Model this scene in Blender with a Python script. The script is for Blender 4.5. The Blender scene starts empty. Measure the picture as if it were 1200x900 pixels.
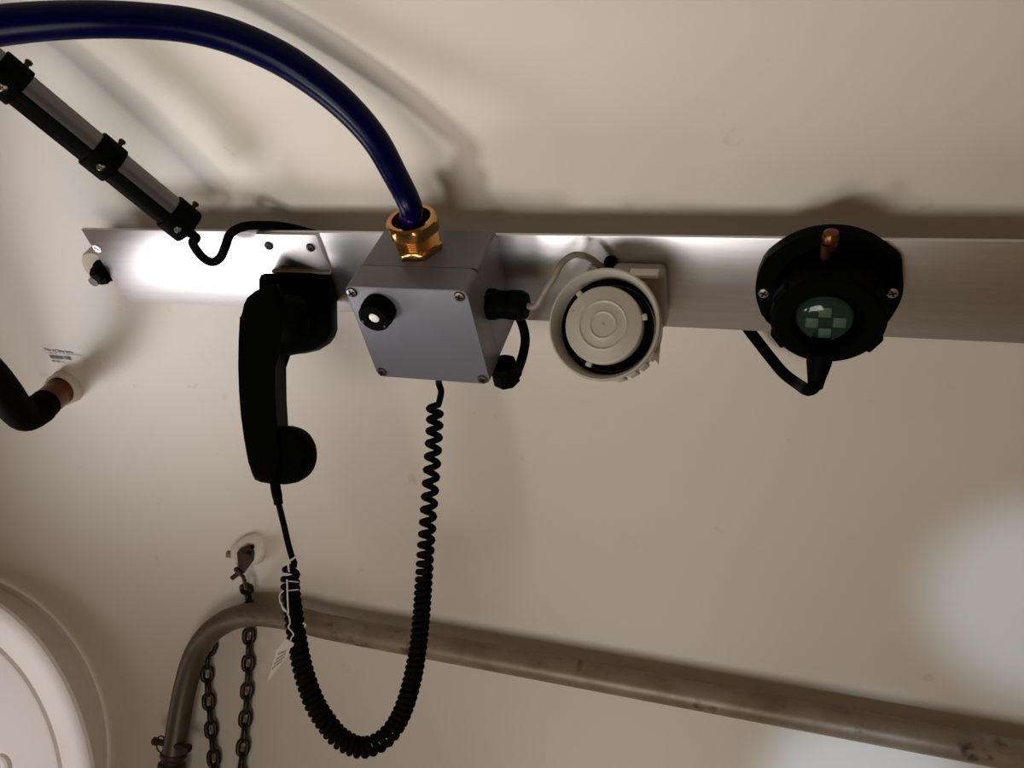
import bpy, bmesh, math, random
from mathutils import Vector, Matrix, Quaternion
random.seed(7)
V = Vector
C = bpy.context.scene.collection

# ------------------------------------------------------------------ frames
# "shell frame": x along the chamber, y up the curved shell, z off the shell;
# origin at the lower left back corner of the grey junction box on the mounting plate.
RM = Matrix(((0.94712387, -0.16970488, -0.27231714),
             (-0.06960908, 0.71980601, -0.69067639),
             (0.31322667, 0.67311185, 0.66993246)))      # shell frame -> level eye frame
EYE = V((0.38456919, 0.52343023, 0.61031236))
FOC = 957.5
RT = RM.transposed()
RIGHT, UP, BACK = RT @ V((1, 0, 0)), RT @ V((0, 1, 0)), RT @ V((0, 0, 1))
B = Matrix(((1, 0, 0), (0, 0, -1), (0, 1, 0)))            # level eye frame -> world (z up)
M3 = B @ RM
EYE_W = V((0, 0, 1.5))
MW = Matrix.Translation(EYE_W) @ M3.to_4x4() @ Matrix.Translation(-EYE)
RC, YC = 0.85, 0.056
ZC = RC - 0.045                                          # chamber shell: cylinder along x

def ray(px, py): return RT @ V(((px - 600) / FOC, -(py - 450) / FOC, -1.0))
def PZ(px, py, z=0.0):
    d = ray(px, py); return EYE + d * ((z - EYE.z) / d.z)
def PY(px, py, y=0.0):
    d = ray(px, py); return EYE + d * ((y - EYE.y) / d.y)
def PD(px, py, dep): return EYE + ray(px, py) * dep
def PW(px, py, off=0.0):
    d = ray(px, py); r = RC - off
    o = EYE - V((0, YC, ZC)); a = d.y**2 + d.z**2; b = 2 * (o.y * d.y + o.z * d.z); c = o.y**2 + o.z**2 - r * r
    return EYE + d * ((-b + math.sqrt(b * b - 4 * a * c)) / 2 / a)
def nrm(P): return V((0, YC - P.y, ZC - P.z)).normalized()
def proj(P):
    c = RM @ (P - EYE); return (600 + FOC * c.x / -c.z, 450 - FOC * c.y / -c.z, -c.z)

# ------------------------------------------------------------------ materials
def mat(name, col, rough=0.5, metal=0.0, spec=0.5, coat=0.0, noise=None, emit=None, bump=None, aniso=0.0):
    m = bpy.data.materials.new(name); m.use_nodes = True
    nt = m.node_tree; b = nt.nodes['Principled BSDF']
    b.inputs['Base Color'].default_value = (*col, 1); b.inputs['Roughness'].default_value = rough
    b.inputs['Metallic'].default_value = metal; b.inputs['Specular IOR Level'].default_value = spec
    b.inputs['Coat Weight'].default_value = coat
    b.inputs['Anisotropic'].default_value = aniso
    tc = nt.nodes.new('ShaderNodeTexCoord')
    if noise:      # list of (scale, stretch, lo, hi, colour): layered stains
        prev = None
        for sc, st, lo, hi, c2 in noise:
            mp = nt.nodes.new('ShaderNodeMapping'); mp.inputs['Scale'].default_value = st
            nt.links.new(tc.outputs['Object'], mp.inputs['Vector'])
            n = nt.nodes.new('ShaderNodeTexNoise'); n.inputs['Scale'].default_value = sc
            n.inputs['Detail'].default_value = 6; n.inputs['Roughness'].default_value = 0.6
            nt.links.new(mp.outputs['Vector'], n.inputs['Vector'])
            rp = nt.nodes.new('ShaderNodeValToRGB')
            rp.color_ramp.elements[0].position = lo; rp.color_ramp.elements[1].position = hi
            nt.links.new(n.outputs['Fac'], rp.inputs['Fac'])
            mx = nt.nodes.new('ShaderNodeMix'); mx.data_type = 'RGBA'
            nt.links.new(rp.outputs['Color'], mx.inputs['Factor'])
            if prev is None: mx.inputs[6].default_value = (*col, 1)
            else: nt.links.new(prev, mx.inputs[6])
            mx.inputs[7].default_value = (*c2, 1)
            prev = mx.outputs[2]
        nt.links.new(prev, b.inputs['Base Color'])
    if bump:
        sc, st, strength = bump
        mp = nt.nodes.new('ShaderNodeMapping'); mp.inputs['Scale'].default_value = st
        nt.links.new(tc.outputs['Object'], mp.inputs['Vector'])
        n = nt.nodes.new('ShaderNodeTexNoise'); n.inputs['Scale'].default_value = sc; n.inputs['Detail'].default_value = 4
        nt.links.new(mp.outputs['Vector'], n.inputs['Vector'])
        bp = nt.nodes.new('ShaderNodeBump'); bp.inputs['Strength'].default_value = strength; bp.inputs['Distance'].default_value = 0.001
        nt.links.new(n.outputs['Fac'], bp.inputs['Height']); nt.links.new(bp.outputs['Normal'], b.inputs['Normal'])
    if emit:
        b.inputs['Emission Color'].default_value = (*emit[0], 1); b.inputs['Emission Strength'].default_value = emit[1]
    return m

WALL = mat('cream paint', (0.66, 0.61, 0.54), 0.38, spec=0.4,
           noise=[(3.0, (1, 1, 1), 0.35, 0.75, (0.625, 0.575, 0.50)), (26, (1, 1, 1), 0.67, 0.80, (0.50, 0.44, 0.35))],
           bump=(14, (1, 1, 1), 0.10))
WHITE = mat('white gloss paint', (0.78, 0.74, 0.715), 0.6, spec=0.25, noise=[(9, (1, 1, 1), 0.6, 0.8, (0.62, 0.58, 0.54))], bump=(30, (1, 1, 1), 0.2))
LUGW = mat('cream lug paint', (0.70, 0.64, 0.54), 0.45, noise=[(40, (1, 1, 1), 0.6, 0.75, (0.5, 0.44, 0.35))])
ALU = mat('brushed aluminium', (0.68, 0.66, 0.68), 0.34, 1.0,
          noise=[(30, (0.4, 6, 1), 0.35, 0.8, (0.58, 0.565, 0.575)), (60, (0.5, 2, 1), 0.70, 0.8, (0.55, 0.53, 0.53))], bump=(90, (0.06, 6, 1), 0.02))
BRKT = mat('bracket aluminium', (0.60, 0.58, 0.58), 0.34, 1.0, noise=[(40, (1, 1, 1), 0.4, 0.8, (0.48, 0.46, 0.46))])
GREY = mat('grey painted enclosure', (0.125, 0.125, 0.148), 0.42, spec=0.5, noise=[(12, (1, 1, 1), 0.4, 0.8, (0.115, 0.115, 0.138))])
BLACK = mat('black plastic', (0.0020, 0.0020, 0.0020), 0.5, spec=0.015)
RUBBER = mat('black rubber', (0.0022, 0.0022, 0.0022), 0.6, spec=0.015)
CORD = mat('black cord sheath', (0.0035, 0.0035, 0.0032), 0.6, spec=0.02)
BLUE = mat('blue glossy hose', (0.0003, 0.0004, 0.024), 0.25, spec=0.08)
BRASS = mat('worn brass', (0.50, 0.27, 0.085), 0.24, 1.0, noise=[(30, (1, 1, 1), 0.45, 0.8, (0.42, 0.17, 0.05))])
COPPER = mat('aged brown bronze', (0.15, 0.05, 0.017), 0.3, 0.8, noise=[(30, (1, 1, 1), 0.4, 0.8, (0.07, 0.022, 0.010))])
STEEL = mat('screw steel', (0.55, 0.53, 0.50), 0.25, 1.0)
BSTEEL = mat('box screw steel', (0.20, 0.19, 0.18), 0.3, 1.0)
DSTEEL = mat('dark screw steel', (0.05, 0.045, 0.04), 0.4, 0.8)
SLOT = mat('screw recess', (0.004, 0.004, 0.004), 0.7, spec=0.05)
TUBEG = mat('grey anodised tube', (0.13, 0.12, 0.115), 0.38, 0.6)
HORN = mat('beige horn plastic', (0.37, 0.34, 0.28), 0.5, noise=[(14, (1, 1, 1), 0.45, 0.8, (0.32, 0.29, 0.24)), (60, (1, 1, 1), 0.68, 0.76, (0.2, 0.17, 0.13))])
GCABLE = mat('dirty grey cable sheath', (0.20, 0.165, 0.125), 0.5, noise=[(60, (1, 1, 1), 0.45, 0.7, (0.11, 0.082, 0.055))])
RUST = mat('rust brown steel', (0.030, 0.012, 0.008), 0.6, 0.3, noise=[(60, (1, 1, 1), 0.4, 0.7, (0.07, 0.028, 0.014))])
CHAIN = mat('dark chain steel', (0.016, 0.011, 0.008), 0.42, 0.6, noise=[(50, (1, 1, 1), 0.45, 0.75, (0.045, 0.028, 0.016))])
RAIL = mat('worn steel rail', (0.24, 0.19, 0.14), 0.45, 0.25,
           noise=[(16, (1, 1, 1), 0.45, 0.7, (0.16, 0.115, 0.072)), (22, (1, 1.2, 1.2), 0.60, 0.70, (0.055, 0.032, 0.018))], bump=(60, (1, 1, 1), 0.2))
def browned_end(m, x0, x1, col):                              # rail colour turns darker brown towards its lower end
    nt = m.node_tree; b = nt.nodes['Principled BSDF']; src = b.inputs['Base Color'].links[0].from_socket
    tc = nt.nodes.new('ShaderNodeTexCoord'); sp = nt.nodes.new('ShaderNodeSeparateXYZ'); nt.links.new(tc.outputs['Object'], sp.inputs[0])
    n = nt.nodes.new('ShaderNodeTexNoise'); n.inputs['Scale'].default_value = 18; nt.links.new(tc.outputs['Object'], n.inputs['Vector'])
    ad = nt.nodes.new('ShaderNodeMath'); ad.operation = 'MULTIPLY_ADD'; ad.inputs[1].default_value = .16
    nt.links.new(n.outputs['Fac'], ad.inputs[0]); nt.links.new(sp.outputs['X'], ad.inputs[2])
    mr = nt.nodes.new('ShaderNodeMapRange'); mr.inputs[1].default_value = x0; mr.inputs[2].default_value = x1
    mr.inputs[3].default_value = .88; mr.inputs[4].default_value = 0; nt.links.new(ad.outputs[0], mr.inputs[0])
    mx = nt.nodes.new('ShaderNodeMix'); mx.data_type = 'RGBA'; mx.inputs[7].default_value = (*col, 1)
    nt.links.new(mr.outputs[0], mx.inputs['Factor']); nt.links.new(src, mx.inputs[6]); nt.links.new(mx.outputs[2], b.inputs['Base Color'])
browned_end(RAIL, .08, .36, (0.055, 0.033, 0.016))
PAPER = mat('paper tag', (0.50, 0.46, 0.40), 0.8)
INK = mat('printed ink', (0.035, 0.03, 0.028), 0.8)
INKG = mat('grey printed ink', (0.16, 0.14, 0.12), 0.8)
STRING = mat('white string', (0.50, 0.46, 0.40), 0.8)
STICK = mat('pale sticker film', (0.63, 0.575, 0.50), 0.35, spec=0.5)
BUTTON = mat('white button', (0.75, 0.72, 0.70), 0.35)
LED = mat('pale led chip', (0.11, 0.125, 0.105), 0.6, emit=((0.30, 0.36, 0.30), 0.02))  # faint glow added so the chips show deep in the black body
LEDB = mat('dark green led board', (0.004, 0.018, 0.011), 0.5, emit=((0.01, 0.06, 0.03), 0.02))  # faint glow added to the board as well
def lens_mat():
    m = bpy.data.materials.new('green tinted lens'); m.use_nodes = True; nt = m.node_tree
    nt.nodes.remove(nt.nodes['Principled BSDF']); out = nt.nodes['Material Output']
    t = nt.nodes.new('ShaderNodeBsdfTransparent'); t.inputs['Color'].default_value = (0.72, 0.85, 0.77, 1)
    g = nt.nodes.new('ShaderNodeBsdfGlossy'); g.inputs['Roughness'].default_value = 0.08
    f = nt.nodes.new('ShaderNodeFresnel'); f.inputs['IOR'].default_value = 1.45
    mx = nt.nodes.new('ShaderNodeMixShader')
    nt.links.new(f.outputs[0], mx.inputs[0]); nt.links.new(t.outputs[0], mx.inputs[1]); nt.links.new(g.outputs[0], mx.inputs[2])
    nt.links.new(mx.outputs[0], out.inputs['Surface']); return m
LENS = lens_mat()

# ------------------------------------------------------------------ mesh helpers (shell frame)
def basis(ax, hint=None):
    ax = ax.normalized()
    h = hint if hint is not None else (V((0, 0, 1)) if abs(ax.z) < 0.9 else V((0, 1, 0)))
    u = (h - ax * h.dot(ax)).normalized(); v = ax.cross(u)
    return u, v, ax
def spline(pts, n=8):
    P = [pts[0] * 2 - pts[1]] + list(pts) + [pts[-1] * 2 - pts[-2]]
    out = []
    for i in range(1, len(P) - 2):
        a, b, c, d = P[i - 1], P[i], P[i + 1], P[i + 2]
        for k in range(n):
            t = k / n
            out.append(0.5 * ((2 * b) + (c - a) * t + (2 * a - 5 * b + 4 * c - d) * t * t + (3 * b - a - 3 * c + d) * t**3))
    out.append(P[-2]); return out
def tube(bm, pts, r, seg=16, cap=True, closed=False):
    n = len(pts); R = r if isinstance(r, (list, tuple)) else [r] * n
    rings = []; u = None
    for i in range(n):
        if closed: t = (pts[(i + 1) % n] - pts[i - 1]).normalized()
        else: t = (pts[min(i + 1, n - 1)] - pts[max(i - 1, 0)]).normalized()
        if u is None: u, _, _ = basis(t)
        else: u = (u - t * u.dot(t)).normalized()
        w = t.cross(u)
        rings.append([bm.verts.new(pts[i] + (u * math.cos(2 * math.pi * k / seg) + w * math.sin(2 * math.pi * k / seg)) * R[i]) for k in range(seg)])
    for i in range(n if closed else n - 1):
        a, b = rings[i], rings[(i + 1) % n]
        off = 0
        if closed and i == n - 1:
            off = min(range(seg), key=lambda o: (a[0].co - b[o].co).length)
        for k in range(seg): bm.faces.new((a[k], a[(k + 1) % seg], b[(k + 1 + off) % seg], b[(k + off) % seg]))
    if cap and not closed:
        bm.faces.new(rings[0][::-1]); bm.faces.new(rings[-1])
def lathe(bm, o, ax, prof, seg=48, hint=None):
    """prof: list of (radius, height along ax); radius 0 closes to a point"""
    u, v, a = basis(ax, hint); prev = None
    for r, h in prof:
        if r <= 1e-7: cur = [bm.verts.new(o + a * h)]
        else: cur = [bm.verts.new(o + a * h + (u * math.cos(2 * math.pi * k / seg) + v * math.sin(2 * math.pi * k / seg)) * r) for k in range(seg)]
        if prev:
            if len(prev) == 1 and len(cur) > 1:
                for k in range(seg): bm.faces.new((prev[0], cur[(k + 1) % seg], cur[k]))
            elif len(cur) == 1 and len(prev) > 1:
                for k in range(seg): bm.faces.new((prev[k], prev[(k + 1) % seg], cur[0]))
            elif len(cur) > 1:
                for k in range(seg): bm.faces.new((prev[k], prev[(k + 1) % seg], cur[(k + 1) % seg], cur[k]))
        prev = cur
def cyl(bm, o, ax, r, h, seg=32, ch=0.0, hint=None):
    if ch: lathe(bm, o, ax, [(0, 0), (r, 0), (r, h - ch), (r - ch, h), (0, h)], seg, hint)
    else: lathe(bm, o, ax, [(0, 0), (r, 0), (r, h), (0, h)], seg, hint)
def prism(bm, poly, d, bev=0.0, seg=2):
    """poly: list of points in a plane, extruded by vector d"""
    a = [bm.verts.new(p) for p in poly]; b = [bm.verts.new(p + d) for p in poly]; n = len(poly); fs = []
    fs.append(bm.faces.new(a[::-1])); fs.append(bm.faces.new(b))
    for i in range(n): fs.append(bm.faces.new((a[i], a[(i + 1) % n], b[(i + 1) % n], b[i])))
    if bev:
        es = list(set(fs[0].edges) | set(fs[1].edges))
        bmesh.ops.bevel(bm, geom=es, offset=bev, segments=seg, profile=0.5, affect='EDGES', clamp_overlap=True)
def box(bm, o, ux, uy, uz, bev=0.0, seg=3):
    vs = [o + ux * i + uy * j + uz * k for k in (0, 1) for j in (0, 1) for i in (0, 1)]
    v = [bm.verts.new(p) for p in vs]
    fs = [bm.faces.new([v[i] for i in q]) for q in ((0, 2, 3, 1), (4, 5, 7, 6), (0, 1, 5, 4), (2, 6, 7, 3), (0, 4, 6, 2), (1, 3, 7, 5))]
    if bev:
        es = list({e for f in fs for e in f.edges})
        bmesh.ops.bevel(bm, geom=es, offset=bev, segments=seg, profile=0.5, affect='EDGES', clamp_overlap=True)
def abox(bm, x0, x1, y0, y1, z0, z1, bev=0.0, seg=3):
    box(bm, V((x0, y0, z0)), V((x1 - x0, 0, 0)), V((0, y1 - y0, 0)), V((0, 0, z1 - z0)), bev, seg)
def hexnut(bm, o, ax, r, h, ch=0.002, hint=None):
    """hexagon with the corners turned off round both faces"""
    u, v, a = basis(ax, hint); N = 48; prev = None
    ap = r * math.cos(math.pi / 6)
    for lvl, rr in ((0, ap * 0.98), (ch, r), (h - ch, r), (h, ap * 0.98)):
        cur = []
        for k in range(N):
            t = 2 * math.pi * k / N
            q = (t + math.pi / 6) % (math.pi / 3) - math.pi / 6
            rad = min(ap / math.cos(q), rr)
            cur.append(bm.verts.new(o + a * lvl + (u * math.cos(t) + v * math.sin(t)) * rad))
        if prev:
            for k in range(N): bm.faces.new((prev[k], prev[(k + 1) % N], cur[(k + 1) % N], cur[k]))
        else: bm.faces.new(cur[::-1])
        prev = cur
    bm.faces.new(prev)
def ball(bm, c, r, seg=16):
    lathe(bm, c, V((0, 0, 1)), [(0, -r)] + [(r * math.cos(t), r * math.sin(t)) for t in [(-math.pi / 2 + math.pi * i / 9) for i in range(1, 9)]] + [(0, r)], seg)

# ------------------------------------------------------------------ object helpers
WBASE = {}
def place(o, base):
    o.matrix_world = MW @ Matrix.Translation(base); WBASE[o.name] = base.copy()
def thing(name, base, label, cat, group=None):
    o = bpy.data.objects.new(name, None); o.empty_display_size = 0.02; C.objects.link(o)
    place(o, base); o['label'] = label; o['category'] = cat
    if group: o['group'] = group
    return o
def build(name, bm, m, parent=None, base=None, label=None, cat=None, group=None, ang=38, kind=None):
    bmesh.ops.remove_doubles(bm, verts=bm.verts, dist=1e-7)
    bmesh.ops.recalc_face_normals(bm, faces=bm.faces)
    pb = WBASE[parent.name] if parent else (base if base is not None else V((0, 0, 0)))
    for v in bm.verts: v.co -= pb
    lim = math.radians(ang)
    for f in bm.faces: f.smooth = True
    for e in bm.edges:
        if len(e.link_faces) != 2 or e.calc_face_angle(0) > lim: e.smooth = False
    me = bpy.data.meshes.new(name); bm.to_mesh(me); bm.free()
    me.materials.append(m)
    o = bpy.data.objects.new(name, me); C.objects.link(o)
    if parent:
        o.parent = parent; WBASE[o.name] = pb.copy()
    else: place(o, pb)
    if label: o['label'] = label
    if cat: o['category'] = cat
    if group: o['group'] = group
    if kind: o['kind'] = kind
    return o
def NB(): return bmesh.new()

def screw(parent, P, ax, r, h=0.002, m=STEEL, cross=True, name='screw', dome=True):
    bm = NB(); ax = ax.normalized()
    lathe(bm, P, ax, [(0, -0.001), (r, -0.001), (r, h * 0.35), (r * 0.85, h * 0.8), (r * 0.45, h), (0, h)] if dome else [(0, -.001), (r, -.001), (r, h), (0, h)], 24)
    s = build(name, bm, m, parent)
    bm = NB(); a0 = random.random() * 1.5 + 0.3; u, v, _ = basis(ax)
    for k in range(2 if cross else 1):
        d = u * math.cos(a0 + k * math.pi / 2) + v * math.sin(a0 + k * math.pi / 2); e = ax.cross(d)
        box(bm, P + ax * (h * 0.80) - d * r * .62 - e * r * .13, d * r * 1.24, e * r * .26, ax * h * 0.3)
    build('recess', bm, SLOT, s)
    return s

# ================================================================== SETTING: the curved chamber shell
bm = NB(); X0, X1 = -1.7, 1.9; NX, NA = 12, 96; A0, A1 = math.radians(-75), math.radians(125)
rows = []
for j in range(NA + 1):
    a = A0 + (A1 - A0) * j / NA
    rows.append([bm.verts.new(V((X0 + (X1 - X0) * i / NX, YC - RC * math.sin(a), ZC - RC * math.cos(a)))) for i in range(NX + 1)])
for j in range(NA):
    for i in range(NX): bm.faces.new((rows[j][i], rows[j][i + 1], rows[j + 1][i + 1], rows[j + 1][i]))
# a second skin behind gives the shell real thickness
rows2 = []
for j in range(NA + 1):
    a = A0 + (A1 - A0) * j / NA
    rows2.append([bm.verts.new(V((X0 + (X1 - X0) * i / NX, YC - (RC + .02) * math.sin(a), ZC - (RC + .02) * math.cos(a)))) for i in (0, NX)])
for j in range(NA):
    bm.faces.new((rows2[j][0], rows2[j + 1][0], rows2[j + 1][1], rows2[j][1]))
build('wall_back', bm, WALL, base=V((0, YC, -.045)), kind='structure')

# ================================================================== MOUNTING PLATE
YB, YT, XL, XR = 0.0043, 0.1078, -0.3827, 0.95
t = thing('mounting_plate', V((0.2, 0.056, -0.004)), 'long bare brushed aluminium mounting plate running across the cream wall', 'mounting plate')
bm = NB(); abox(bm, XL, XR, YB, YT, -0.004, 0.0, 0.0006, 2); build('plate', bm, ALU, t)
s = screw(t, PZ(114, 291), V((0, 0, 1)), 0.0052, 0.0012, ALU, cross=False, dome=False)
for x in (-.15, .30, .58):                                # welded standoff studs behind the plate
    bm = NB(); cyl(bm, V((x, .056, -.046)), V((0, 0, 1)), .012, .042, 24); build('standoff', bm, WHITE, t)

# boss with bolt at the left end of the plate
pb = PZ(116, 317, -0.008)
t = thing('wall_boss', V((pb.x, pb.y, -.045)), 'round cream boss with a black bolt at the left end of the aluminium plate', 'boss')
bm = NB(); lathe(bm, V((pb.x, pb.y, -.047)), V((0, 0, 1)), [(0, 0), (.029, 0), (.0265, .004), (.0250, .008), (.0248, .034), (.0235, .037), (0, .037)], 40)
build('boss', bm, LUGW, t)
bm = NB(); cyl(bm, V((pb.x + .009, pb.y, -.010)), V((0, 0, 1)), .0145, .004, 32); w = build('washer', bm, BLACK, t)
bm = NB(); hexnut(bm, V((pb.x + .009, pb.y, -.006)), V((0, 0, 1)), .0125, .012); build('bolt_head', bm, BLACK, t)
bm = NB(); cyl(bm, V((pb.x + .009, pb.y, .006)), V((0, 0, 1)), .006, .009, 24); build('stud_end', bm, DSTEEL, t, label='dull steel stud end')

# ================================================================== JUNCTION BOX
W, H, D, ZS = 0.12, 0.1127, 0.092, 0.0600
t = thing('junction_box', V((W / 2, H / 2, 0)), 'square grey painted metal junction box with a black push button', 'junction box')
def rrect(x0, x1, y0, y1, z, r, n=5):
    out = []
    for cx, cy, a in ((x1 - r, y1 - r, 0), (x0 + r, y1 - r, 90), (x0 + r, y0 + r, 180), (x1 - r, y0 + r, 270)):
        for k in range(n + 1):
            q = math.radians(a + 90 * k / n); out.append(V((cx + r * math.cos(q), cy + r * math.sin(q), z)))
    return out
bm = NB(); prism(bm, rrect(.0006, W - .0006, .0006, H - .0006, 0.0, .005), V((0, 0, ZS - .0014)), 0.0006, 1); build('body', bm, GREY, t)
bm = NB(); prism(bm, rrect(.0014, W - .0014, .0014, H - .0014, ZS - .003, .005), V((0, 0, .004))); build('seal', bm, BLACK, t)
bm = NB(); prism(bm, rrect(0, W, 0, H, ZS, .006, 6), V((0, 0, D - ZS)), 0.002, 3); lid = build('lid', bm, GREY, t)
for px, py in ((409, 340), (538, 345), (567, 448), (447, 440)):
    P = PZ(px, py, D)
    P.x = min(max(P.x, .0065), W - .0065); P.y = min(max(P.y, .0065), H - .0065)
    screw(lid, P, V((0, 0, 1)), .0053, .0022, BSTEEL)
# push button
pbn = PZ(437.5, 374, D + .017); pbn.z = D
bm = NB(); lathe(bm, pbn, V((0, 0, 1)), [(0, 0), (.0155, 0), (.0160, .002), (.0160, .009), (.0150, .010), (.0150, .0155), (.0140, .017), (.0062, .017), (.0055, .0145), (0, .0145)], 40)
bt = build('push_button', bm, BLACK, t)
for k in range(2):
    q = math.radians(200 + 115 * k); bm = NB(); d = V((math.cos(q), math.sin(q), 0))
    box(bm, pbn + d * .0125 + V((-.0006, -.0006, .0165)), V((.0012, 0, 0)), V((0, .0025, 0)), V((0, 0, .0007))); build('notch', bm, STEEL, bt)
bm = NB(); lathe(bm, pbn + V((0, 0, .0140)), V((0, 0, 1)), [(0, 0), (.0050, 0), (.0050, .0015), (.0038, .0024), (0, .0028)], 28); build('button_cap', bm, BUTTON, bt, label='white button centre')
# brass gland on the top face
G0 = V((0, H - .0008, .046)); G0.x = PY(492, 291, H).x; G0.z = PY(492, 291, H).z
ya = V((0, 1, 0)); hx = V((.9, 0, .45))
t2 = None
bm = NB(); hexnut(bm, G0, ya, .0235, .0085, .0022, hx); gl = build('brass_gland', bm, BRASS, t, label='worn brass cable gland')
bm = NB()
prof = [(.0205, .0080)]
for k in range(7): prof += [(.0212, .0092 + k * .0016), (.0206, .0100 + k * .0016)]
lathe(bm, G0, ya, prof + [(.0206, .0215)], 48); build('thread', bm, BRASS, gl)
bm = NB()
u, v, a = basis(ya, hx); N = 60; prev = None
ap = .0222
for lvl, rr, hexed in ((.0200, .0215, 0), (.0212, .0240, 1), (.0290, .0250, 1), (.0325, .0240, 0), (.0345, .0222, 0), (.0342, .0185, 0), (.0300, .0175, 0), (.0190, .0172, 0)):
    cur = []
    for k in range(N):
        th = 2 * math.pi * k / N; q = (th + math.pi / 6) % (math.pi / 3) - math.pi / 6
        rad = min(.0226 / math.cos(q), rr) if hexed else rr
        cur.append(bm.verts.new(G0 + a * lvl + (u * math.cos(th) + v * math.sin(th)) * rad))
    if prev:
        for k in range(N): bm.faces.new((prev[k], prev[(k + 1) % N], cur[(k + 1) % N], cur[k]))
    prev = cur
build('cap_nut', bm, BRASS, gl)
# black gland on the right face
GS = V((W, .066, .052)); xa = V((1, 0, 0))
bm = NB(); lathe(bm, GS - xa * .001, xa, [(0, 0), (.0150, 0), (.0150, .006), (.0142, .009), (.0135, .010), (.0135, .020), (.0142, .021), (.0142, .033), (.0120, .0375), (.005, .038), (0, .038)], 12)
build('side_gland', bm, BLACK, t, label='black plastic cable gland')
# black gland under the box at its right
GB = PD(594, 446, .815)
GBt = V((GB.x, .001, GB.z))
bm = NB(); hexnut(bm, V((GB.x, .0015, GB.z)), V((0, -1, 0)), .0150, .007); cyl(bm, V((GB.x, -.005, GB.z)), V((0, -1, 0)), .0140, .019, 8, .003)
build('lower_gland', bm, BLACK, t, label='black plastic cable gland')

# cables: black one from the lower gland behind the plate
def cable(name, pts, r, m, label, cat, n=10, seg=14, group=None):
    bm = NB(); tube(bm, spline(pts, n), r, seg); return build(name, bm, m, None, pts[0], label, cat, group)
c0 = V((GB.x, -.020, GB.z))
cable('black_cable', [c0 + V((-.002, .008, 0)), c0 + V((.008, .002, -.006)), PD(607, 433, .83), PD(613, 415, .845), PD(615.5, 398, .86), PZ(613, 383, -.012), PZ(607, 368, -.020), PZ(598, 345, -.022)],
      .0050, RUBBER, 'short black cable curling from the junction box underside to behind the plate', 'cable')
cable('grey_cable', [GS + xa * .034, GS + xa * .045, PZ(638, 342, .048), PZ(649, 325, .042), PZ(658, 309, .034), PZ(672, 299, .026), PZ(688, 301, .020), PZ(702, 311, .016), PZ(714, 328, .016)],
      .0030, GCABLE, 'thin dirty grey cable looping from the junction box to the round horn', 'cable')

# ================================================================== BLUE HOSE
hpx = [(481, 242, .712, 28), (462, 203, .693, 30), (437, 160, .672, 33), (397, 117, .645, 36.5), (345, 78, .612, 39), (295, 52, .582, 40), (245, 35, .555, 40), (190, 26, .528, 40), (100, 23, .490, 42), (0, 30, .470, 45), (-110, 52, .455, 46), (-230, 95, .45, 46), (-350, 160, .46, 46)]
hp = [G0 + ya * .014, G0 + ya * .030 + V((-.001, 0, .001))]; hr_ = [.0107, .0107]
for x, y, d, wpx in hpx:
    d = .728 + .45 * (d - .728); hp.append(PD(x, y, d)); hr_.append(wpx * d / FOC / 2)
hs = spline(hp, 14); rs = []
for i_ in range(len(hp) - 1): rs += [hr_[i_] + (hr_[i_ + 1] - hr_[i_]) * k_ / 14 for k_ in range(14)]
rs.append(hr_[-1])
bm = NB(); tube(bm, hs, rs, 32); build('blue_hose', bm, BLUE, None, hp[0], 'thick glossy blue hose arching from top left into the brass gland', 'hose')

# ================================================================== TUBE WITH CLAMPS, upper left
A_lo, A_hi = PZ(220, 263, .022), PD(2, 84, .715)
ax = (A_hi - A_lo).normalized(); A_end = A_hi + ax * .16
dn = (RT @ V((-.62, -.78, .42))); dn = (dn - ax * dn.dot(ax)).normalized()
sd = ax.cross(dn)
t = thing('clamped_tube', A_lo, 'slanting grey metal tube with black clamps at upper left', 'tube')
bm = NB(); tube(bm, [A_lo - ax * .002, A_end], .0150, 28); build('tube', bm, TUBEG, t)
bm = NB()      # black channel hugging the lower side
poly = []
for k in range(13):
    q = math.radians(-66 + 132 * k / 12); poly.append(A_lo + (dn * math.cos(q) + sd * math.sin(q)) * .0156)
poly2 = [A_lo + dn * .0015 + (dn * math.cos(math.radians(66 - 132 * k / 12)) + sd * math.sin(math.radians(66 - 132 * k / 12))) * .0166 for k in range(13)]
prism(bm, poly + poly2, A_end - A_lo); build('channel', bm, BLACK, t, label='black rubber channel along the tube')
def along(px, py):
    d = ray(px, py); w = EYE - A_lo; b = d.dot(ax); c = d.dot(d); dd = d.dot(w); e = ax.dot(w)
    return (c * e - b * dd) / (c - b * b)
for px, py in ((9, 91), (122, 183), (212, 254)):
    s = along(px, py); o = A_lo + ax * s
    bm = NB()
    pr = []
    for k in range(32):
        q = 2 * math.pi * k / 32; rr = .0178 + .0030 * max(0, math.cos(q))**3
        pr.append(o - ax * .013 + (dn * math.cos(q) + sd * math.sin(q)) * rr)
    prism(bm, pr, ax * .026, .0015, 2); cl = build('clamp', bm, BLACK, t)
    scp = o + dn * .0125 + sd * .0135 * (1 if sd.dot(BACK) > 0 else -1) - ax * .002
    bm = NB(); sx = (BACK * .9 + dn * .45).normalized(); cyl(bm, scp, sx, .0032, .006, 18, .001); build('screw', bm, STEEL, cl)
    bm = NB(); cyl(bm, o - dn * .0160 - ax * .004, -dn, .0024, .006, 12); cyl(bm, o - dn * .0210 - ax * .004, -dn, .0034, .003, 12, .001); build('stud', bm, RUST, cl, label='small rusty stud')
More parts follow.
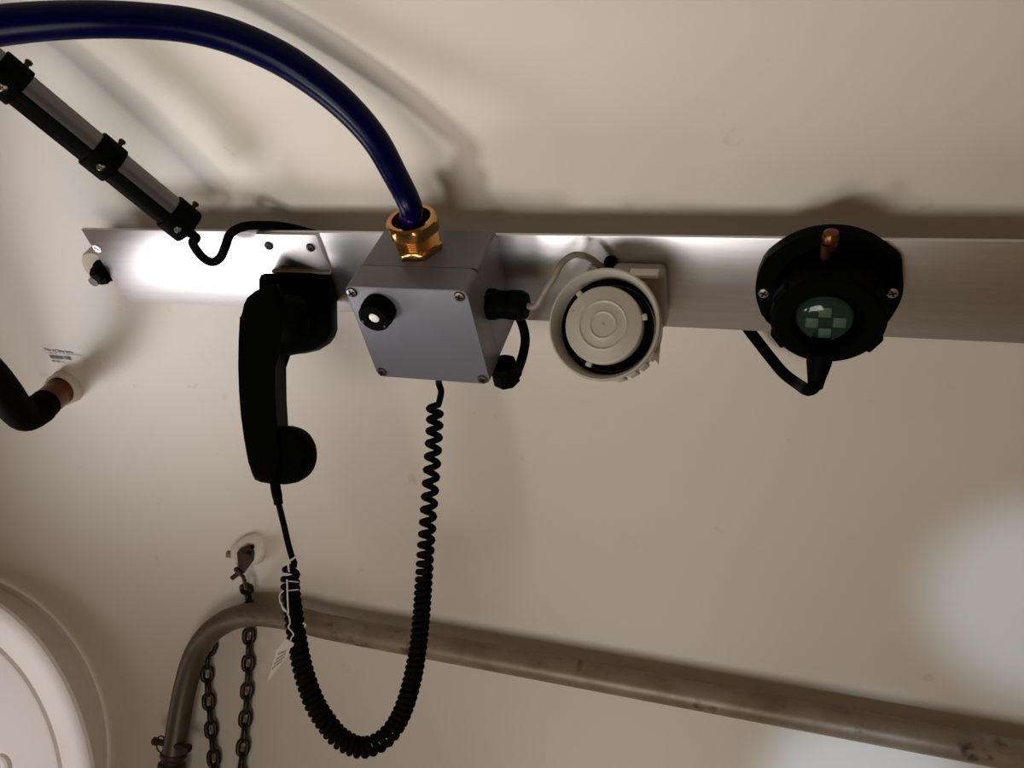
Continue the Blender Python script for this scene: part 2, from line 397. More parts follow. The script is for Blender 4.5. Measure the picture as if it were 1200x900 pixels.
cable('black_cable', [A_lo + ax * .004 + dn * .008, A_lo - ax * .014 + dn * .005, PZ(226, 285, .024), PZ(236, 300, .026), PZ(248, 307, .026), PZ(258, 302, .025), PZ(264, 289, .022), PZ(270, 274, .016), PZ(284, 266, .006), PZ(305, 264, -.006), PZ(335, 266, -.018), PZ(375, 276, -.022)],
      .0047, RUBBER, 'black cable looping from the slanting tube end over the plate top', 'cable')

# ================================================================== HANDSET CRADLE
x0, x1 = PZ(302, 277).x, PZ(373, 277).x
t = thing('handset_cradle', V(((x0 + x1) / 2, .09, 0)), 'bent aluminium bracket with black cradle left of the junction box', 'cradle')
bm = NB(); yb = PZ(345, 317, 0).y
abox(bm, x0, x1, yb, YT - .001, 0, .0025, .0005, 1); abox(bm, x0 + .002, x1, yb, yb + .0025, .0005, .006, .0004, 1)
br = build('bracket', bm, BRKT, t)
for px, py in ((315, 288), (364, 290)): screw(br, PZ(px, py, .0025), V((0, 0, 1)), .0048, .0025, DSTEEL)
dC = PZ(345, 350, .028); dep = proj(dC)[2]
out = [(303, 340), (303, 327), (305, 322), (310, 320), (381, 320), (386, 322), (388, 327), (389, 384), (386, 393), (380, 401), (367, 409), (350, 413), (330, 415), (318, 400)]
bm = NB(); prism(bm, [PD(x, y, dep - .004) for x, y in out], BACK * -.030, .002, 2); build('cradle_cup', bm, BLACK, t, label='black moulded cradle cup')

# ================================================================== HANDSET
dh = dep - .036
base = PD(300, 560, dh)
t = thing('telephone_handset', base, 'black telephone handset hanging in the cradle by the plate', 'handset')
hl = [(323, 332), (310, 334), (298, 340), (288, 348), (284, 356), (281, 372), (279.5, 400), (279, 430), (280, 458), (282, 485), (286, 515), (291, 542), (294, 557), (297, 563), (304, 566), (318, 568), (325, 568), (326, 540), (325, 502), (323, 470), (322.5, 430), (324, 405), (330, 380), (332, 350)]
bm = NB(); prism(bm, [PD(x, y, dh - .018) for x, y in hl], BACK * -.040, .006, 4); build('handle', bm, BLACK, t)
pxm = dh / FOC
am = (RIGHT * .42 - BACK * .90).normalized()
bm = NB(); r = 34 * pxm; lathe(bm, PD(328, 534, dh - .010), am, [(0, 0), (r * .9, 0), (r, .004), (r * 1.0, .016), (r * .93, .024), (r * .6, .028), (0, .029)], 40)
mp = build('mouthpiece', bm, BLACK, t)
bm = NB()
for k in range(7):
    q = k * math.pi / 3; u, v, _ = basis(am); o = PD(328, 534, dh - .010) + am * .0285 + ((u * math.cos(q) + v * math.sin(q)) * .008 if k else V((0, 0, 0)))
    cyl(bm, o, am, .0012, .0008, 10)
build('sound_hole', bm, SLOT, mp)
bm = NB(); r = 36 * pxm; ae = (RIGHT * .85 - BACK * .5).normalized(); lathe(bm, PD(322, 380, dh), ae, [(0, 0), (r * .9, 0), (r, .004), (r, .018), (r * .94, .026), (r * .6, .030), (0, .031)], 40)
build('earpiece', bm, BLACK, t)
bm = NB(); tube(bm, spline([PD(322, 563, dh), PD(323, 572, dh), PD(325, 582, dh), PD(326.5, 591, dh)], 4), [.0052] * 9 + [.0046] * 4, 14); build('strain_relief', bm, RUBBER, t)

# ================================================================== COILED CORD
def smooth_path(pp, n=40): return spline(pp, n)
dcoil = .85
pix = [(341, 668), (340, 680), (341, 695), (343.5, 715), (347.5, 745), (354, 780), (363, 810), (374, 834), (393, 860), (408, 871), (423, 876), (438, 873), (452, 864), (464, 849), (474, 828), (483, 797), (489.5, 762), (493.5, 725), (496, 690), (498.5, 650), (501.5, 610), (504.5, 570), (507.5, 530), (509.5, 495), (509.5, 474)]
path = smooth_path([PD(x, y, dh + (dcoil - dh) * i / (len(pix) - 1)) for i, (x, y) in enumerate(pix)], 24)
L = [0]
for i in range(1, len(path)): L.append(L[-1] + (path[i] - path[i - 1]).length)
tot = L[-1]; pxs = dcoil / FOC
def pitch(i):
    y = proj(path[i])[1]; f = i / (len(path) - 1)
    if f < .045: return 10.5
    if f < .44: return 7.4
    if f < .535: return 9.0
    tab = [(470, 12.3), (500, 13.6), (530, 15.6), (570, 15.8), (610, 14.6), (640, 12.2), (665, 9.6), (685, 8.0), (700, 7.3), (900, 7.3)]
    for (a, p), (b, q) in zip(tab, tab[1:]):
        if y <= b: return p + (q - p) * max(0, (y - a)) / (b - a)
    return 7.3
coil = []; ph = math.pi * 0.1; SUB = 14; i = 0; s = 0.0
u = None; step_i = 0
def frame(i):
    a, b = path[max(i - 1, 0)], path[min(i + 1, len(path) - 1)]
    tt = (b - a).normalized(); w = (BACK - tt * BACK.dot(tt)).normalized(); return tt, w, tt.cross(w)
rh = 7.3 * pxs
while s < tot:
    while i < len(L) - 2 and L[i + 1] < s: i += 1
    f = (s - L[i]) / max(L[i + 1] - L[i], 1e-9); p = path[i].lerp(path[i + 1], f); tt, w, q = frame(i)
    fr = s / tot; rr = rh * (1.0 + .22 * math.exp(-((fr - .30) / .17)**2) - (.06 if fr > .55 else 0))
    coil.append(p + (q * math.cos(ph) + w * math.sin(ph)) * rr)
    ph -= 2 * math.pi / SUB; s += pitch(i) * pxs / SUB
lead = spline([PD(326, 588, dh), PD(332, 612, dh), PD(338, 638, dh), PD(342, 652, dh), PD(346, 662, dh)], 5)
exitp = PY(513, 434, 0.0)
tail = spline([coil[-1], PD(516, 466, dcoil), PD(517, 458, dcoil), PD(514, 448, dcoil), exitp + V((0, -.006, 0)), exitp + V((0, .004, 0))], 5)
full = lead + coil + tail[1:]
bm = NB(); tube(bm, full, [.0032] * len(lead) + [.00345] * (len(full) - len(lead)), 9)
build('coiled_cord', bm, CORD, None, full[0], 'black coiled telephone cord hanging in a long U from handset to box', 'cord')

# paper tag tied on with string
dt = dh - .014
base = PD(344, 657, dt)
t = thing('paper_tag', base, 'small folded white paper tag tied with string to the coiled cord', 'tag')
bm = NB()
for pts, r in (([(347, 652), (343, 655), (339, 658), (338, 664), (339, 670)], 1.1), ([(336.5, 679), (337, 700), (338, 719)], 1.0), ([(338, 719), (332, 712), (328, 704), (328, 697), (332, 692)], .9),
               ([(335, 717), (331, 713), (330, 706)], .8), ([(338, 681), (350, 682)], .7), ([(338, 692), (350, 691)], .7), ([(340, 730), (338, 735), (342, 740), (344, 743), (343, 746)], .9), ([(337, 719), (339, 724), (340, 730)], .9), ([(342, 746), (340, 752), (339, 758)], .9), ([(355, 730), (358, 732), (357, 735)], 1.1)):
    tube(bm, spline([PD(x, y, dt) for x, y in pts], 5), r * dt / FOC, 7)
build('string', bm, STRING, t)
bm = NB(); fwd = BACK * .0005
dtag = dt - .002
prism(bm, [PD(335, 748, dtag), PD(345, 754, dtag + .002), PD(343, 758, dtag + .002), PD(330, 763, dtag - .002), PD(324, 763, dtag - .003)], fwd); f1 = build('tag_fold', bm, PAPER, t)
bm = NB()
A, Bq, Cq, Dq = PD(324, 762, dtag - .002), PD(341, 758, dtag + .003), PD(337, 769, dtag + .006), PD(313.5, 799, dtag + .004)
prism(bm, [A, Bq, Cq, Dq], fwd); card = build('tag_card', bm, PAPER, t)
bm = NB()
for k, (a0, a1, b0, b1) in enumerate((((326, 766), (336, 762), 0, 0), ((324, 772), (335, 765), 0, 0), ((321, 778), (334, 768.5), 0, 0), ((319, 783), (331, 773.5), 0, 0))):
    n = 5
    for j in range(n):
        f0, f1_ = j / n, (j + .72) / n
        pa = [a0[0] + (a1[0] - a0[0]) * f0, a0[1] + (a1[1] - a0[1]) * f0]; pq = [a0[0] + (a1[0] - a0[0]) * f1_, a0[1] + (a1[1] - a0[1]) * f1_]
        nrmT = (Bq - A).cross(Dq - A).normalized(); 
        def onpl(p):
            d = ray(*p); return EYE + d * ((A - EYE).dot(nrmT) / d.dot(nrmT)) + BACK * .0008
        prism(bm, [onpl(pa), onpl(pq), onpl((pq[0] + .3, pq[1] + .9)), onpl((pa[0] + .3, pa[1] + .9))], BACK * .0002)
build('writing', bm, INKG, card)

# ================================================================== SOUNDER HORN
Hc = PZ(707, 380, .082); vd = (EYE - Hc).normalized(); ha = (vd * .95 - RIGHT * .24 + UP * .13).normalized()
dpx = proj(Hc)[2] / FOC; RH = 67 * dpx
t = thing('sounder_horn', V((Hc.x + .02, Hc.y + .03, 0)), 'round beige plastic sounder horn on the plate beside the junction box', 'sounder')
bm = NB()
lathe(bm, Hc, ha, [(RH * .60, -.050), (RH * .88, -.046), (RH * .93, -.020), (RH * .97, -.010), (RH, -.004), (RH, -.001), (RH * .985, .001), (RH * .96, .0012), (RH * .93, -.001), (RH * .885, -.010), (RH * .86, -.016), (RH * .84, -.030), (RH * .60, -.034)], 72)
for q in (200, 225, 240, 255, 330, 20):                    # moulded grip ribs on the rim underside
    pass
rim = build('horn_rim', bm, HORN, t)
bm = NB(); lathe(bm, Hc, ha, [(0, -.0325), (RH * .80, -.0325), (RH * .8385, -.029), (RH * .8585, -.0165), (RH * .852, -.0165), (RH * .83, -.029), (RH * .79, -.031), (0, -.031)], 72); build('horn_throat', bm, SLOT, t, label='dark hollow throat of the horn')
Dc = Hc + RIGHT * 0 - UP * 0 + (PD(706, 380.5, proj(Hc)[2]) - Hc)
RD = 46.5 * dpx
bm = NB(); lathe(bm, Dc, ha, [(0, -.030), (RD * .9, -.030), (RD, -.010), (RD, -.004), (RD * .985, -.0022), (RD * .93, -.0012),
     (RD * .66, -.0016), (RD * .635, -.0010), (RD * .615, -.0006), (RD * .595, -.0010), (RD * .57, -.0017), (RD * .38, -.0018), (RD * .355, -.0012), (RD * .335, -.0008), (RD * .315, -.0012), (RD * .29, -.0019), (RD * .04, -.0019), (RD * .03, -.001), (0, -.001)], 72)
dsk = build('horn_disc', bm, HORN, t)
u, v, _ = basis(ha, UP)
for px, py in ((676, 344), (757, 373), (687, 427)):
    d = RIGHT * (px - 706) - UP * (py - 380.5); d = (d - ha * d.dot(ha)).normalized(); e = ha.cross(d)
    bm = NB(); box(bm, Dc + d * RD * .95 - e * .0028 - ha * .008, d * RD * .17, e * .0056, ha * .005, .0012, 2); build('tab', bm, HORN, dsk)
bm = NB(); bb = Hc - ha * .047                                # swivel body from the rim back to the foot
foot_c = V((PZ(752, 352).x, PZ(752, 352).y, 0))
lathe(bm, bb, -ha, [(0, -.004), (RH * .86, -.004), (RH * .82, .010), (RH * .62, .022), (RH * .5, .030), (0, .032)], 48)
build('horn_body', bm, HORN, t)
bm = NB(); fx0, fx1 = PZ(722, 330).x, PZ(783, 330).x
fyt = PZ(765, 323, .022).y
abox(bm, fx0, fx1, .018, fyt, 0, .022, .006, 4); abox(bm, fx0 - .025, fx1 - .014, .026, fyt - .004, .001, .032, .004, 3)
build('foot', bm, HORN, t)
bm = NB(); fy = .090
abox(bm, PZ(738, 322, .02).x, PZ(772, 322, .02).x, fyt - .002, fyt + .002, .014, .0245, .0008, 1); build('foot_clip', bm, BUTTON, t)
bm = NB()                                                     # rough moulded lugs under the rim at the right
for px, py in ((727, 442), (742, 436), (754, 428), (764, 417)):
    P = PD(px, py, proj(Hc)[2] + .010); d = (P - Hc); d = (d - ha * d.dot(ha)).normalized(); e = ha.cross(d)
    box(bm, Hc + d * RH * .93 - e * .0042 - ha * .028, d * .0034, e * .0084, ha * .018, .001, 2)
P = PD(768, 405, proj(Hc)[2] + .015)
prism(bm, [PD(766, 395, proj(Hc)[2] + .018), PD(775, 392, proj(Hc)[2] + .02), PD(772, 427, proj(Hc)[2] + .018), PD(765, 414, proj(Hc)[2] + .016)], BACK * -.006)
build('rim_lug', bm, HORN, t)
bm = NB(); P = PZ(716, 306); lathe(bm, P, V((0, 0, 1)), [(0, 0), (.0062, 0), (.0062, .003), (.0052, .006), (0, .007)], 24)
build('plate_bolt', bm, BLACK, None, P, 'small black bolt on the plate just above the round horn', 'bolt')

# ================================================================== ROUND BLACK SIGNAL LAMP
FX, FY, FR = .4155, .0635, .0592
t = thing('signal_lamp', V((FX, FY, 0)), 'round black signal lamp with a green lens at right', 'lamp')
bm = NB(); poly = []
for k in range(96):
    q = math.radians(360 * k / 96); r = FR
    for c, w_, a_ in ((30, 8, .0030), (150, 8, .0012), (215, 10, .002), (325, 10, .002)):
        r += a_ * math.exp(-(((math.degrees(q) - c) / w_)**2))
    poly.append(V((FX + r * math.cos(q), FY + r * math.sin(q), 0)))
prism(bm, poly, V((0, 0, .012)), .002, 2); build('flange', bm, BLACK, t)
Lf = PZ(970, 379, .045)
for z_ in range(20, 90):                                      # body front height whose centre stands over the flange
    q = PZ(970, 379, z_ / 1000)
    if abs(q.y - FY) < abs(Lf.y - FY): Lf = q
LZ = Lf.z; RB = 64.5 * proj(Lf)[2] / FOC
bc = V((Lf.x, Lf.y, 0)); za = V((0, 0, 1))
bm = NB(); lathe(bm, bc, za, [(0, .010), (RB * .97, .010), (RB * .97, LZ * .55), (RB, LZ * .6), (RB, LZ - .003), (RB - .003, LZ), (RB * .66, LZ), (RB * .60, LZ - .006), (RB * .60, LZ - .014), (0, LZ - .014)], 64)
bd = build('lamp_body', bm, BLACK, t)
for q in (-32, -148, 32, 148):
    bm = NB(); d = V((math.cos(math.radians(q)), math.sin(math.radians(q)), 0)); e = za.cross(d)
    box(bm, bc + d * (RB - .004) - e * .009 + V((0, 0, LZ - .012)), d * .0065, e * .018, za * .010, .002, 2); build('body_lug', bm, BLACK, bd)
for px in (895, 1046): screw(t, PZ(px, 343, .012), za, .0050, .0022, STEEL)
LC = PZ(965.5, 380, LZ - .004); RL = 34 * proj(LC)[2] / FOC
lc = V((LC.x, LC.y, LZ - .0135))
bm = NB(); cyl(bm, lc, za, RL * .98, .0015, 48); bo = build('led_board', bm, LEDB, t, label='dark green disc behind the lens')
for px, py in ((967, 366), (951.5, 378), (984, 378), (966.5, 390)):
    P = PZ(px, py, LZ - .011); bm = NB(); w_ = .0052
    abox(bm, P.x - w_, P.x + w_, P.y - w_, P.y + w_, LZ - .0125, LZ - .010, .001, 2); build('led', bm, LED, bo)
bm = NB(); lathe(bm, V((LC.x, LC.y, LZ - .008)), za, [(RL * math.cos(a), RL * .30 * math.sin(a)) for a in [math.radians(k * 9) for k in range(10)]] + [(0, RL * .30)], 48)
build('lens', bm, LENS, t, label='dark green glass lens')
bm = NB(); P1, P2 = PZ(966.5, 311, .026), PZ(968, 286, .026)
tube(bm, [P1, P1.lerp(P2, .5), P2], .0040, 16); cyl(bm, P1 + V((0, -.004, 0)), V((0, 1, 0)), .0038, .006, 12)
top = PZ(976, 281, .020)
lathe(bm, top + V((-.002, -.006, .003)), V((0, 1, 0)), [(0, 0), (.0056, 0), (.0062, .0015), (.0062, .005), (.0052, .0062), (.0068, .0075), (.0070, .012), (.0058, .015), (.004, .016), (0, .016)], 12)
build('bronze_fitting', bm, COPPER, t, label='brown bronze fitting')
g0, g1 = PD(960, 424, proj(Lf)[2] + .018), PD(955, 456, proj(Lf)[2] + .024); ga = (g1 - g0)
bm = NB(); lathe(bm, g0 - ga * .3, ga.normalized(), [(0, 0), (.0105, 0), (.0103, ga.length * .35), (.0075, ga.length * .9), (.0062, ga.length * 1.25), (0, ga.length * 1.27)], 20)
build('lamp_gland', bm, BLACK, t)
cable('black_cable', [g0 + ga * .5, g0 + ga * .85, g1 + RIGHT * -.006 - UP * .0005, PD(935, 450, .775), PD(918, 437, .785), PD(902, 418, .80), PZ(888, 400, -.016), PZ(876, 384, -.022), PZ(866, 366, -.024)],
      .0055, RUBBER, 'black cable curving from the signal lamp to behind the plate', 'cable')

# ================================================================== HANDRAIL
OFFR = .032
Pm = PW(400, 738, OFFR)
pts = [V((1.35, Pm.y, Pm.z)), V((1.0, Pm.y, Pm.z)), V((.5, Pm.y, Pm.z)), V((.1, Pm.y, Pm.z)), Pm] + [PW(x, y, OFFR) for x, y in ((355, 727.5), (318, 721), (291, 720.5), (265, 728), (243, 745), (227, 771), (216, 810), (209, 850), (203, 886))]
PE = pts[-1]; rd = (PE - pts[-2]).normalized()
t = thing('handrail', PE, 'worn brown steel handrail bending down beside the hanging chains', 'handrail')
bm = NB(); tube(bm, spline(pts, 10), .0168, 28); build('rail_tube', bm, RAIL, t)
PS = PE
bm = NB(); lathe(bm, PS - rd * .004, rd, [(0, 0), (.0185, 0), (.0195, .003), (.0185, .006), (.0160, .009), (.0160, .012), (.0195, .015), (.0200, .022), (.0200, .20), (0, .20)], 32)
build('sleeve', bm, RUST, t)
pa, pq = PW(181, 868.5, OFFR + .01), PW(222, 877, OFFR + .01)
bm = NB(); tube(bm, [pa, pq], .0046, 16); d = (pa - pq).normalized(); cyl(bm, pa - d * .004, d, .0058, .006, 18, .001); cyl(bm, pq + d * .006, -d, .0062, .007, 18, .001)
pin = build('pin', bm, RUST, t)
bm = NB(); rc = PW(188.5, 872, OFFR + .012)
tube(bm, [rc + (RIGHT * math.cos(2 * math.pi * k / 24) * .0065 + UP * math.sin(2 * math.pi * k / 24) * .012) for k in range(24)], .0011, 8, closed=True); build('split_ring', bm, RUST, pin)
for x in (1.0,):
    fp = V((x, Pm.y, Pm.z)); nn = nrm(fp); bm = NB(); cyl(bm, fp - nn * .034, nn, .010, .026, 20); build('rail_standoff', bm, RAIL, t)

# ================================================================== LUG, SHACKLE AND CHAINS
LP = PW(287, 644); ln = nrm(LP)
t = thing('wall_lug', LP, 'rounded cream welded lug on the wall above the chains', 'lug')
lu = (UP - ln * UP.dot(ln)).normalized(); lr = lu.cross(ln)
bm = NB()
po = [(268, 652), (269, 643), (275, 635), (286, 629), (298, 624.5), (306, 626), (311, 636), (310, 650), (302, 662), (288, 667), (275, 664)]
prism(bm, [PD(x, y, proj(LP)[2] - .018) for x, y in po], -ln * .030, .005, 3); pd = build('pad', bm, LUGW, t)
bm = NB(); cyl(bm, PD(296, 640.5, proj(LP)[2] - .0185), ln, .0032, .003, 16); build('hole', bm, SLOT, pd)
bm = NB(); tube(bm, [PD(266, 649, proj(LP)[2] - .012), PD(276, 650, proj(LP)[2] - .012)], .0052, 12); build('pin_end', bm, GCABLE, t)
dl = proj(LP)[2] - .026
t = thing('shackle', PD(286, 655, dl), 'rusty brown shackle bolted to the cream lug', 'shackle')
bm = NB(); prism(bm, [PD(x, y, dl) for x, y in ((277, 648), (280, 644), (289, 639.5), (292.5, 640), (294, 645), (296.5, 649), (295.5, 658), (290, 665), (284, 673), (279, 671), (279, 664))], -BACK * .012, .0015, 2); build('shackle_body', bm, RUST, t)
bm = NB(); hexnut(bm, PD(290.5, 651.5, dl), BACK, .0062, .006); cyl(bm, PD(290.5, 651.5, dl - .006), BACK, .0034, .004, 14); build('bolt', bm, RUST, t)
bm = NB(); tube(bm, [PD(271.5, 678, dl), PD(283, 669, dl)], .0034, 12); tube(bm, [PD(277, 667, dl - .002), PD(285, 676, dl - .002), PD(289, 690, dl)], .0028, 12); ball(bm, PD(277.5, 667.5, dl), .0042, 12); build('toggle', bm, RUST, t)

def link_bm(c, ax, side, L_, Wd, r):
    """stadium shaped chain link: long axis ax, width axis side"""
    bm = NB(); pts = []; hs = (L_ - Wd) / 2; rr = Wd / 2 - r
    for k in range(9):
        q = math.pi * k / 8; pts.append(c + ax * (hs + rr * math.sin(q)) + side * rr * math.cos(q))
    for k in range(9):
        q = math.pi + math.pi * k / 8; pts.append(c + ax * (-hs + rr * math.sin(q)) + side * rr * math.cos(q))
    tube(bm, pts, r, 10, closed=True); return bm
def chain(pathp, name, label, start_link_ring, base, LK=.0285, WD=.0205, r=.0038):
    t = thing(name, base, label, 'chain')
    P = spline(pathp, 30); acc = [0]
    for i in range(1, len(P)): acc.append(acc[-1] + (P[i] - P[i - 1]).length)
    pit = LK - 2 * r - .0006; n = int(acc[-1] / pit)
    def at(s):
        for i in range(len(P) - 1):
            if acc[i + 1] >= s: return P[i].lerp(P[i + 1], (s - acc[i]) / (acc[i + 1] - acc[i]))
        return P[-1]
    for k in range(n):
        a, b = at(k * pit), at((k + 1) * pit); c = (a + b) / 2; ax = (b - a).normalized()
        wv = (BACK - ax * BACK.dot(ax)).normalized(); sv = ax.cross(wv)
        an = math.radians(18 if k % 2 == 0 else 108) + random.uniform(-.12, .12)
        side = sv * math.cos(an) + wv * math.sin(an)
        build('link', link_bm(c, ax, side, LK, WD, r), CHAIN, t)
    return t
# long strand hangs from the shackle, behind the rail
OC = .0105
ch = [PD(288, 686, dl + .004), PW(291, 700, OC), PW(292.5, 715, OC - .001), PW(292, 740, OC - .001), PW(290.5, 790, OC), PW(287, 850, OC), PW(282, 905, OC), PW(279, 950, OC)]
chain(ch, 'hanging_chain', 'long dark steel chain hanging from the shackle behind the rail', True, ch[0])
ch = [PW(249, 752, OC), PW(243, 775, OC), PW(244, 810, OC), PW(247, 850, OC), PW(252, 905, OC), PW(256, 950, OC)]
chain(ch, 'hanging_chain', 'dark steel chain strand hanging inside the bend of the rail', False, ch[0])

# ================================================================== ROUND HATCH, lower left
phi = math.radians(45); hn = V((0, math.sin(phi), math.cos(phi))); e1 = V((1, 0, 0)); e2 = V((0, math.cos(phi), -math.sin(phi)))
P0 = PW(40, 860, .027)
def onplane(px, py):
    d = ray(px, py); return EYE + d * ((P0 - EYE).dot(hn) / d.dot(hn))
def circ(pp):
    q = [((onplane(*p) - P0).dot(e1), (onplane(*p) - P0).dot(e2)) for p in pp]
    A_ = Matrix(((0,) * 3,) * 3); bvec = V((0, 0, 0)); A_ = [[0.0] * 3 for _ in range(3)]
    for x, y in q:
        rw = (2 * x, 2 * y, 1.0); z = x * x + y * y
        for i_ in range(3):
            bvec[i_] += rw[i_] * z
            for j_ in range(3): A_[i_][j_] += rw[i_] * rw[j_]
    s_ = Matrix(A_).inverted() @ bvec
    return P0 + e1 * s_.x + e2 * s_.y, math.sqrt(s_.z + s_.x**2 + s_.y**2)
hc, hr = circ([(0, 709), (50, 755), (80, 808), (100, 860), (109, 899)])
gp = [(0, 762), (20, 787), (40, 816), (63, 870), (72, 899)]; hr2 = sum((onplane(*p) - hc).length for p in gp) / len(gp)
t = thing('round_hatch', hc - hn * .06, 'large round white painted hatch cover at lower left', 'hatch')
bm = NB(); lathe(bm, hc, hn, [(0, -.14), (hr, -.14), (hr, -.06), (hr, -.052), (hr, -.004), (hr - .004, 0), (hr2 + .007, 0), (hr2 + .004, -.002), (hr2 + .002, -.011), (hr2 - .03, -.012), (0, -.012)], 128); build('hatch_rim', bm, WHITE, t)
bm = NB(); lathe(bm, hc, hn, [(0, -.013), (hr2 - .005, -.013), (hr2 - .006, -.003), (hr2 - .010, .000), (0, .003)], 128); hd = build('hatch_disc', bm, WHITE, t)
kb = onplane(4, 897); bm = NB(); lathe(bm, kb - hn * .002, hn, [(0, 0), (.020, 0), (.019, .010), (.016, .013), (.007, .013), (.0065, .006), (0, .006)], 32); build('hatch_boss', bm, WHITE, hd)
bm = NB(); cyl(bm, kb + hn * .0042, hn, .0058, .003, 20); build('hatch_socket', bm, DSTEEL, hd)

# ================================================================== ELBOW FITTING, left edge
EB = PW(80, 452); en = nrm(EB)
t = thing('elbow_fitting', EB, 'black hose elbow on a brown bronze fitting at left edge', 'pipe fitting')
q0 = EB; q1 = PW(70, 458, .020); ea = (q1 - q0).normalized()
bm = NB(); lathe(bm, EB - ea * .02, ea, [(0, 0), (.034, 0), (.027, .018), (.0245, .026), (.0240, .040), (.0225, .042), (.0205, .041), (.0200, .036), (0, .036)], 40); build('white_collar', bm, LUGW, t, label='cream painted collar')
b0 = EB + ea * .016; b1 = PW(52, 474, .062); 
bm = NB(); ba = (b1 - b0).normalized(); lathe(bm, b0, ba, [(0, 0), (.0195, 0), (.0195, .012), (.0180, .014), (.0180, .018), (.0197, .020), (.0197, (b1 - b0).length + .006), (0, (b1 - b0).length + .006)], 30); build('bronze_nipple', bm, COPPER, t)
bm = NB(); e0 = b1 - ba * .004
ep = spline([e0, e0 + ba * .020, PW(30, 487, .100), PW(17, 477, .118), PW(5, 460, .130), PW(-15, 436, .146), PW(-60, 392, .18), PW(-120, 330, .22), PW(-190, 250, .26)], 8)
tube(bm, ep, [.0205] * 6 + [.0215] * 14 + [.0215] * (len(ep) - 20), 24); build('elbow', bm, RUBBER, t)

# ================================================================== STICKER WITH BARCODE above the elbow
SP = PW(76, 423, .0006); sn = nrm(SP)
su = (PW(112, 430, .0006) - PW(50, 422, .0006)).normalized(); sv_ = (PW(50, 410, .0006) - PW(66, 444, .0006)); sv_ = (sv_ - sn * sv_.dot(sn)).normalized()
su = (su - sn * su.dot(sn)).normalized()
def SS(px, py, off=.0007): return PW(px, py, off)
bm = NB(); 
quad = [(46, 404), (112, 410), (128, 446), (66, 448)]
g = []
for j in range(5):
    row = []
    for i_ in range(5):
        a_, b_ = i_ / 4, j / 4
        x = (quad[0][0] * (1 - a_) + quad[1][0] * a_) * (1 - b_) + (quad[3][0] * (1 - a_) + quad[2][0] * a_) * b_
        y = (quad[0][1] * (1 - a_) + quad[1][1] * a_) * (1 - b_) + (quad[3][1] * (1 - a_) + quad[2][1] * a_) * b_
        row.append(bm.verts.new(PW(x, y, .0005)))
    g.append(row)
for j in range(4):
    for i_ in range(4): bm.faces.new((g[j][i_], g[j][i_ + 1], g[j + 1][i_ + 1], g[j + 1][i_]))
st = build('sticker', bm, STICK, None, SP, 'small pale printed sticker with barcode on wall above the elbow', 'sticker')
def text(body, p0, p1, hpx, m):
    """flat lettering from image-side start p0 to end p1, glyph height along the sticker's own vertical"""
    cu = bpy.data.curves.new('lettering', 'FONT'); cu.body = body; cu.size = 1.0; cu.offset = .012
    o = bpy.data.objects.new('tmp_text', cu); C.objects.link(o)
    bpy.context.view_layer.update()
    me = bpy.data.meshes.new_from_object(o.evaluated_get(bpy.context.evaluated_depsgraph_get()))
    bpy.data.objects.remove(o)
    xs = [v.co.x for v in me.vertices]; ys = [v.co.y for v in me.vertices]
    a, b = SS(*p0), SS(*p1); ex = (b - a); k = 1 / (max(xs) - min(xs)); vy = SS(p0[0] - hpx * .45, p0[1] - hpx) - a
    bm = NB(); bm.from_mesh(me)
    for v in bm.verts:
        q = a + ex * ((v.co.x - min(xs)) * k) + vy * (v.co.y / .7)
        n_ = nrm(q); d_ = math.hypot(q.y - YC, q.z - ZC); v.co = V((q.x, YC, ZC)) - n_ * (RC - .0009)
    bpy.data.meshes.remove(me)
    build('lettering', bm, m, st)
text('Water and Stores Service', (52.5, 410.5), (86.5, 414.5), 3.6, INK)
text('inspected  - T  by unit workshop', (56, 413.8), (96, 417.0), 1.9, INKG)
text('MD-0001-12', (62, 423.8), (76.5, 425.5), 2.4, INK)
bm = NB(); x = 0.0; rnd = random.Random(3)
while x < 1:
    w_ = rnd.choice((.010, .018, .028)); g_ = rnd.choice((.010, .016))
    def bp(f, e): return PW(57 + 24.5 * f + 2.6 * e, 415.5 + 1.8 * f + 4.6 * e, .0009)
    bm.faces.new([bm.verts.new(p) for p in (bp(x, 0), bp(x + w_, 0), bp(x + w_, 1), bp(x, 1))]); x += w_ + g_
build('barcode', bm, INKG, st)

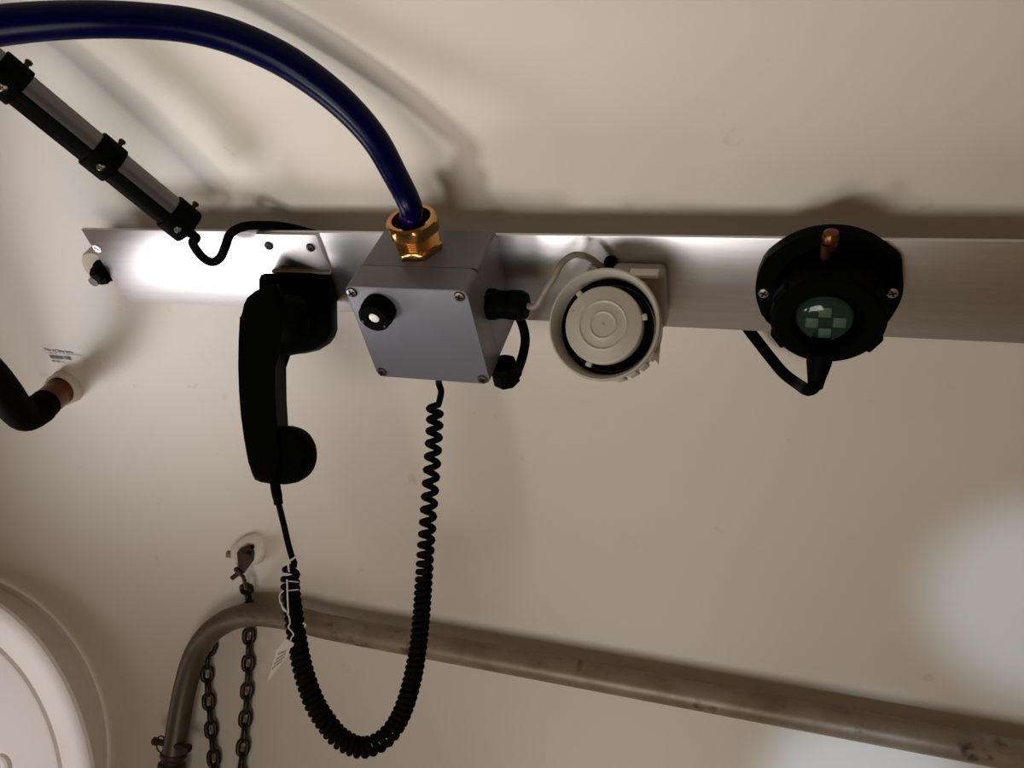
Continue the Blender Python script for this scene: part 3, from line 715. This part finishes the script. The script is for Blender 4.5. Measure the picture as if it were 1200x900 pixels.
# ================================================================== LIGHT
def look(o, P, T):
    o.location = MW @ P; o.rotation_euler = ((MW @ T) - (MW @ P)).to_track_quat('-Z', 'Y').to_euler()
def area(name, P, T, e, sx, sy, col):
    l = bpy.data.lights.new(name, 'AREA'); l.shape = 'RECTANGLE'; l.size = sx; l.size_y = sy; l.energy = e; l.color = col
    o = bpy.data.objects.new(name, l); C.objects.link(o); look(o, P, T); return o
def spot(name, P, T, e, ang, blend, col, size):
    l = bpy.data.lights.new(name, 'SPOT'); l.energy = e; l.spot_size = math.radians(ang); l.spot_blend = blend; l.color = col; l.shadow_soft_size = size
    o = bpy.data.objects.new(name, l); C.objects.link(o); look(o, P, T); return o
spot('main_lamp', V((-.25, .05, .86)), V((.08, .44, 0)), 13, 68, 1.0, (1, .975, .945), .075)
o = area('broad_fill', V((.10, .07, 1.22)), V((.28, -.10, 0)), 2.6, .5, .45, (1, .955, .90)); o.data.spread = math.radians(120)  # added soft fill for the lower wall, not a fixture of the chamber
o = area('left_lamp', V((-1.08, -.44, .68)), V((-.22, .085, 0)), .80, .42, .48, (1, .95, .965)); o.data.spread = math.radians(56)
spot('upper_left_lamp', V((-1.0, .34, .55)), V((-.60, -.09, 0)), .9, 60, .9, (1, .96, .92), .035)
spot('hatch_fill', hc + hn * 1.0, hc, 20, 2 * math.degrees(math.atan(hr * .985)), .06, (1, .96, .97), .02)  # added spot, cone cut to the hatch circle to brighten it alone
spot('right_pool', V((.75, .25, 1.25)), PW(1235, 705), 26, 12.5, .7, (.62, .78, 1), .03)
spot('low_pool', V((.60, .25, 1.25)), PW(1020, 950), 34, 12.5, .7, (.60, .77, 1), .03)

w = bpy.data.worlds.new('world'); bpy.context.scene.world = w; w.use_nodes = True
bg = w.node_tree.nodes['Background']; bg.inputs[0].default_value = (1.0, .60, .23, 1); bg.inputs[1].default_value = 0.11

sc = bpy.context.scene
sc.view_settings.view_transform = 'Standard'; sc.view_settings.look = 'None'
sc.cycles.max_bounces = 6; sc.cycles.use_denoising = True

cd = bpy.data.cameras.new('camera'); cd.sensor_width = 36; cd.lens = 36 * FOC / 1200; cd.clip_start = .01
co = bpy.data.objects.new('camera', cd); C.objects.link(co)
co.matrix_world = Matrix.Translation(EYE_W) @ Matrix(((1, 0, 0), (0, 0, -1), (0, 1, 0))).to_4x4()
sc.camera = co
